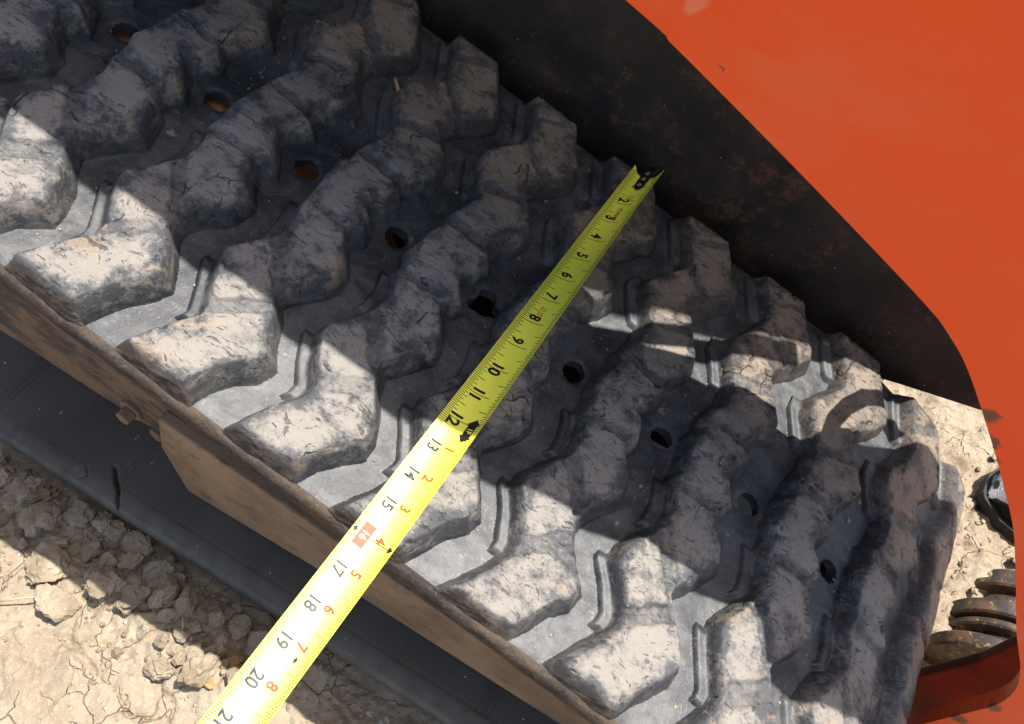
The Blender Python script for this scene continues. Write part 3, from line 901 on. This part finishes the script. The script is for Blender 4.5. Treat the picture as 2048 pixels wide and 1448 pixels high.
# ticks
TV, TF = [], []
def strip(s0, s1, v0, v1, lift=.10, n=6, dst=None):
    V_t, F_t = dst if dst else (TV, TF)
    b = len(V_t)
    for i in range(n + 1):
        v = v0 + (v1 - v0) * i / n
        for s in (s0, s1): V_t.append(W(tp(np.array(s), np.array(v), lift)))
    for i in range(n): F_t.append((b + 2 * i, b + 2 * i + 1, b + 2 * i + 3, b + 2 * i + 2))
tw = .0105
for i in range(3, 26 * 16):
    s = i / 16
    ln = {0: 1.38, 8: .62, 4: .44, 12: .44}.get(i % 16, .36 if i % 2 == 0 else .26)
    if s < 1.15: ln = min(ln, .42)
    if not (12.95 > s > 12.05 and False): strip(s - tw, s + tw, .985, .985 - ln, n=max(2, int(ln * 8)))
    ln2 = {0: .30, 8: .62, 4: .34, 12: .34}.get(i % 16, .30 if i % 2 == 0 else .22)
    strip(s - .5 * 0 - tw, s + tw, -.985, -.985 + ln2, n=3)
for v0, v1 in ((.42, .30), (-.30, -.44)): strip(1.0 - .028, 1.0 + .028, v0, v1, n=2)
link('tick_marks', mesh_np('tick_marks', np.array(TV), TF, False), MAT['ink'], tape)
def map_text(name, body, s, v, size, mat, sx=1., bold=.012, lift=.14, parent=tape):
    cu = bpy.data.curves.new(name, 'FONT')
    cu.body = body; cu.size = size; cu.align_x = 'CENTER'; cu.align_y = 'CENTER'; cu.offset = bold * size; cu.resolution_u = 4
    ob = bpy.data.objects.new(name, cu); COL.objects.link(ob)
    bpy.context.view_layer.update()
    me = bpy.data.meshes.new_from_object(ob.evaluated_get(bpy.context.evaluated_depsgraph_get()))
    bpy.data.objects.remove(ob)
    bm = bmesh.new(); bm.from_mesh(me)
    bmesh.ops.triangulate(bm, faces=bm.faces[:])
    bmesh.ops.subdivide_edges(bm, edges=[e for e in bm.edges if e.calc_length() > size * .35], cuts=1)
    bm.to_mesh(me); bm.free()
    co = np.array([x.co for x in me.vertices])
    P = W(tp(s + co[:, 0] * sx, v - co[:, 1] / HW, lift))
    me.vertices.foreach_set('co', P.astype(np.float32).ravel()); me.update()
    me.name = name
    return link(name, me, mat, parent)
for i in range(2, 23):
    if i == 16: continue
    t = str(i)
    two = i > 9
    if i <= 12:
        map_text('inch_numeral', t, i - (0 if two else .20), .30 if not two else (.42 if i == 12 else .30), .48, MAT['ink'], .84 if not two else .95, .034)
    else:
        map_text('inch_numeral', t, i - .02, .42, .43, MAT['ink'], .88, .032)
for i in range(1, 11):
    map_text('foot_inch_numeral', str(i), 12 + i - .10, -.28, .38, MAT['red'], .88, .032)
def patch(name, outline, mat, lift=.12, parent=tape):
    bm = bmesh.new()
    bm.faces.new([bm.verts.new((a, b, 0)) for a, b in outline])
    bmesh.ops.triangulate(bm, faces=bm.faces[:])
    bmesh.ops.subdivide_edges(bm, edges=bm.edges[:], cuts=2, use_grid_fill=True)
    for x in bm.verts: x.co = Vector(W(tp(np.array(x.co.x), np.array(x.co.y), lift)))
    me = bpy.data.meshes.new(name); bm.to_mesh(me); bm.free()
    return link(name, me, mat, parent)
# stud marker at 16 with arrows to both edges
bx16 = patch('number_box', [(15.68, .68), (16.32, .68), (16.32, .15), (15.68, .15)], MAT['red'], .12)
map_text('box_numeral', '16', 16., .42, .25, MAT['tape'], 1.05, .012, .30)
av, af = [], []
strip(15.985, 16.015, .95, .69, .12, 3, (av, af)); strip(15.985, 16.015, .14, -.9, .12, 8, (av, af))
link('stud_arrow_line', mesh_np('stud_arrow_line', np.array(av), af, False), MAT['ink'], tape)
patch('arrow_head', [(16.0, .99), (16.09, .80), (15.91, .80)], MAT['ink'])
patch('arrow_head', [(16.0, -.99), (16.10, -.76), (15.90, -.76)], MAT['ink'])
# truss diamond, foot flag, small print
patch('truss_mark', [(19.2 - .10, -.42), (19.2, -.34), (19.3, -.42), (19.2, -.50)], MAT['ink'])
patch('foot_flag', [(11.76, -.58), (11.98, -.24), (11.98, -.34), (12.36, -.34), (12.36, -.22), (12.58, -.52), (12.40, -.86), (12.40, -.76), (11.96, -.76), (11.96, -.90)], MAT['ink'], .12)
map_text('flag_lettering', '1F', 12.17, -.55, .22, MAT['tape'], .85, .02, .22)
map_text('small_lettering', 'STANLEY', 2.58, .08, .19, MAT['red'], .85, .035)
map_text('small_lettering', '®', 2.72, .40, .13, MAT['red'], 1., .0)
map_text('small_lettering', "P.R. APP'D", 7.55, .10, .12, MAT['red'], .82, .008)
map_text('small_lettering', 'NO. 339 TC', 7.55, .28, .12, MAT['red'], .82, .008)
map_text('small_lettering', 'in', 1.62, .45, .14, MAT['ink'], .9, .0)
map_text('small_lettering', 'ft', 1.78, -.26, .14, MAT['ink'], .9, .0)
fv, ff = [], []
for a in ((1.50, 1.52, .26, -.12), (1.72, 1.74, .26, -.12), (1.50, 1.74, .26, .23), (1.50, 1.74, -.09, -.12)): strip(*a, .13, 4, (fv, ff))
link('print_frame', mesh_np('print_frame', np.array(fv), ff, False), MAT['red'], tape)
map_text('small_lettering', "25'", 1.62, .07, .13, MAT['red'], .9, .01)
# end hook
hk = []
hv, hf = [], []
out = [(-.22, .62), (-.20, -.60), (.02, -.48), (.28, -.31), (.90, -.29)] + [(.90 + .26 * math.sin(t), -.29 * math.cos(t)) for t in np.linspace(.3, math.pi - .3, 7)] + [(.90, .29), (.28, .31), (.04, .48)]
hk = patch('end_hook', out, MAT['hook'], .9)
sol = hk.modifiers.new('thickness', 'SOLIDIFY'); sol.thickness = .0011; sol.offset = 0
# lip bent down over the end
lv = []
for v in np.linspace(.6, -.6, 9):
    for hgt in (1.2, -9.): lv.append(W(tp(np.array(-.21), np.array(v), hgt)))
lip = mesh_np('hook_lip', np.array(lv), [(2 * i, 2 * i + 1, 2 * i + 3, 2 * i + 2) for i in range(8)], False)
lo = link('hook_lip', lip, MAT['hook'], hk)
sol = lo.modifiers.new('thickness', 'SOLIDIFY'); sol.thickness = .0012; sol.offset = 0
for s in (.22, .55, .90):
    c0 = tp(np.array(s), np.array(.02), .9); nrm = tp(np.array(s), np.array(.02), 2.4) - c0; nrm /= np.linalg.norm(nrm)
    e1 = Td; e2 = np.cross(nrm, e1)
    V, Fq = [], []
    for rr, hh in ((2.3, 0.2), (2.2, .9), (1.6, 1.35), (.8, 1.5)):
        for k in range(16):
            a = 2 * math.pi * k / 16
            V.append(W(c0 + e1 * rr * math.cos(a) + e2 * rr * math.sin(a) + nrm * hh))
    for i in range(3):
        for k in range(16): Fq.append((i * 16 + k, i * 16 + (k + 1) % 16, (i + 1) * 16 + (k + 1) % 16, (i + 1) * 16 + k))
    Fq.append(tuple(range(48, 64)))
    link('rivet', mesh_np('rivet', np.array(V), Fq), MAT['rivet'], hk)

# ---------------------------------------------------------------- small things lying on the track
husk_p = on_track(np.array(553.), np.array(186.), np.array(6.))
me = bpy.data.meshes.new('seed_husk')
bm = bmesh.new(); bmesh.ops.create_uvsphere(bm, u_segments=16, v_segments=10, radius=1)
for v in bm.verts:
    v.co.x *= .0024 * (1 - .2 * abs(v.co.y)); v.co.y *= .0078; v.co.z *= .0012
bm.to_mesh(me); bm.free(); me.polygons.foreach_set('use_smooth', [True] * len(me.polygons))
hs = link('seed_husk', me, MAT['husk']); hs.location = husk_p; hs.rotation_euler = (.1, .3, -.55)
meta(hs, 'pale oval seed husk in a groove near the chassis wall', 'husk')
def twig(name, pts, r, label, mat='straw', cat='twig'):
    o = link(name, tube(name, [Vector(W(p)) for p in pts], [r * (1 - .06 * i) for i in range(len(pts))], 8), MAT[mat])
    return meta(o, label, cat)
twig('twig', [(165, 129, 1.5), (172, 122, 3), (178, 116, 2.5), (182, 110, 4)], .0019, 'short brown twig standing in a groove at top centre')
twig('curled_chip', [(388, -146, 2), (391, -141, 3.5), (395, -137, 5), (400, -133, 5.5), (405, -130, 4.5), (409, -129, 3)], .0016, 'curled pale wood shaving beside the tape on the track', 'husk', 'shaving')

# dry mud flakes lodged in the grooves, too small and many to count
bm = bmesh.new()
fr_ = np.random.RandomState(12)
for i in range(420):
    k = fr_.randint(-1, 9); u_ = k * PITCH + fr_.uniform(-6, 14) if fr_.rand() < .6 else fr_.uniform(-60, 760)
    v_ = fr_.uniform(-192, 198) if fr_.rand() < .6 else fr_.uniform(20, 200)
    sz = float(np.clip(fr_.lognormal(-.1, .5), .4, 3.0))
    a_ = fr_.uniform(0, 6.28)
    vb, vt = [], []
    for q in range(6):
        rr_ = sz * fr_.uniform(.6, 1.2); ang = a_ + q * math.pi / 3
        for hh, dst in ((.0, vb), (.5 + .25 * sz, vt)):
            f_ = 1 if hh == 0 else .75
            dst.append(bm.verts.new(Vector(on_track(np.array(u_ + rr_ * f_ * math.cos(ang)), np.array(v_ + rr_ * f_ * .8 * math.sin(ang)), np.array(hh)))))
    bm.faces.new(vt)
    for q in range(6): bm.faces.new((vb[q], vb[(q + 1) % 6], vt[(q + 1) % 6], vt[q]))
me = bpy.data.meshes.new('mud_flakes'); bm.to_mesh(me); bm.free()
meta(link('mud_flakes', me, MAT['clod'], None), 'dry tan mud flakes lodged in the grooves of the track', 'mud', kind='stuff')

# ---------------------------------------------------------------- clods and stones on the ground
def clod_mesh(seed, flat=.7, sub=4):
    bm = bmesh.new(); bmesh.ops.create_icosphere(bm, subdivisions=sub, radius=1)
    r = np.random.RandomState(seed)
    planes = [Vector(p).normalized() for p in r.normal(size=(15, 3))]
    offs = r.uniform(.55, .88, 15)
    off = Vector(r.uniform(0, 99, 3))
    for v in bm.verts:
        p = v.co.copy()
        for q, d in zip(planes, offs):
            e = p.dot(q) - d
            if e > 0: p -= q * e
        p *= 1 + .20 * mnoise.noise(v.co * 1.6 + off) + .15 * mnoise.noise(v.co * 3.8 + off) + .11 * mnoise.noise(v.co * 8 + off) + .06 * mnoise.noise(v.co * 17 + off)
        p.z *= flat
        v.co = p
    me = bpy.data.meshes.new('mud_clod'); bm.to_mesh(me); bm.free()
    me.polygons.foreach_set('use_smooth', [True] * len(me.polygons))
    me.set_sharp_from_angle(angle=math.radians(24))
    me.materials.append(MAT['clod'])
    return me
CM = [clod_mesh(i, .55 + .04 * (i % 5)) for i in range(9)]
def gz(x, y): return float(ground_h(np.array([[x]]), np.array([[y]]))[0, 0])
def clod(x, y, r, seed, label, group=None, sink=.35, mat=None, name='mud_clod', tilt=.5, cat='clod'):
    rr = np.random.RandomState(seed)
    me = CM[seed % len(CM)]
    if mat:
        me = me.copy(); me.materials.clear(); me.materials.append(mat)
    o = bpy.data.objects.new(name, me); COL.objects.link(o)
    o.location = (x, y, gz(x, y) + r * .55 * (1 - 2 * sink) + r * .22)
    o.rotation_euler = (rr.uniform(-tilt, tilt), rr.uniform(-tilt, tilt), rr.uniform(0, 6.28))
    o.scale = (r, r * rr.uniform(.72, 1.), r * rr.uniform(.8, 1.15))
    return meta(o, label, cat, group)
BIG = [(.018, -.282, .026, 1, 'broad flat mud slab half in sun at the left edge'), (.052, -.300, .021, 2, 'grey angular mud slab straddling the shadow line'),
       (.128, -.228, .013, 4, 'rounded mud clod leaning on the belt edge, second below the split'), (.105, -.215, .013, 5, 'upright mud clod against the belt edge just below the split'),
       (.163, -.243, .018, 6, 'ragged mud clod touching the belt halfway to the tape'), (.178, -.300, .015, 7, 'mud lump half in sunlight left of the tape'),
       (.085, -.262, .020, 8, 'wide cracked mud slab in shade below the split belt edge'), (.215, -.285, .022, 3, 'large pitted mud lump next to the tape edge')]
for x, y, r, sd_, lb in BIG: clod(x, y, r, sd_, lb)
r_ = np.random.RandomState(5)
for i in range(210):
    x = r_.uniform(-.16, .30); y = -.211 - abs(r_.normal(0, .036)) - max(0, (x - .1)) * .06
    rad_ = float(np.clip(r_.lognormal(-4.9, .5), .003, .018))
    clod(x, y, rad_, 20 + i, 'small crumbled mud clod heaped beside the lower belt', 'mud clods heaped along the lower belt', .25)
for i in range(46):
    x = r_.uniform(.70, .93); y = r_.uniform(.14, .52)
    clod(x, y, float(np.clip(r_.lognormal(-5.2, .45), .003, .012)), 220 + i, 'small sunlit clod on the ground past the track end', 'clods on the ground past the track end')
for i, (x, y, r) in enumerate(((.232, -.258, .009), (.228, -.288, .008), (.243, -.271, .006))):
    clod(x, y, r, 400 + i, 'amber-brown pebble next to the tape at the belt edge', 'amber pebbles beside the tape', .3, MAT['amber'], 'pebble', cat='pebble')
for i in range(26):
    x = r_.uniform(.27, .47); y = r_.uniform(-.33, -.225)
    clod(x, y, r_.uniform(.0025, .006), 430 + i, 'small grey pebble pressed in shaded mud right of the tape', 'grey pebbles right of the tape', .5, MAT['stone'], 'pebble', cat='pebble')
def straw(a, b, label):
    p = [Vector((*a, gz(*a) + .012)), Vector(((a[0] + b[0]) / 2 + .003, (a[1] + b[1]) / 2, gz(*a) + .017)), Vector((*b, gz(*b) + .011))]
    meta(link('straw', tube('straw', p, .0008, 6), MAT['straw']), label, 'straw')
straw((.168, -.252), (.182, -.272), 'pale bent straw on a shaded clod near the tape')
straw((.010, -.330), (.045, -.300), 'long pale straw across the sunlit slab at lower left')
# fine crumbs nobody could count
bm = bmesh.new()
r_ = np.random.RandomState(77)
for i in range(1500):
    if i % 4: x, y = r_.uniform(-.17, .46), -.212 - abs(r_.normal(0, .06))
    else: x, y = r_.uniform(.66, .95), r_.uniform(.08, .54)
    s_ = float(np.clip(r_.lognormal(-6.5, .5), .0006, .0032)); z = gz(x, y)
    res = bmesh.ops.create_icosphere(bm, subdivisions=1, radius=s_)
    q = Vector((x, y, z + s_ * .3))
    for v in res['verts']: v.co = Vector(v.co) * r_.uniform(.65, 1.2) + q
me = bpy.data.meshes.new('soil_crumbs'); bm.to_mesh(me); bm.free()
meta(link('soil_crumbs', me, MAT['clod']), 'loose soil crumbs scattered over the dried mud', 'soil', kind='stuff')
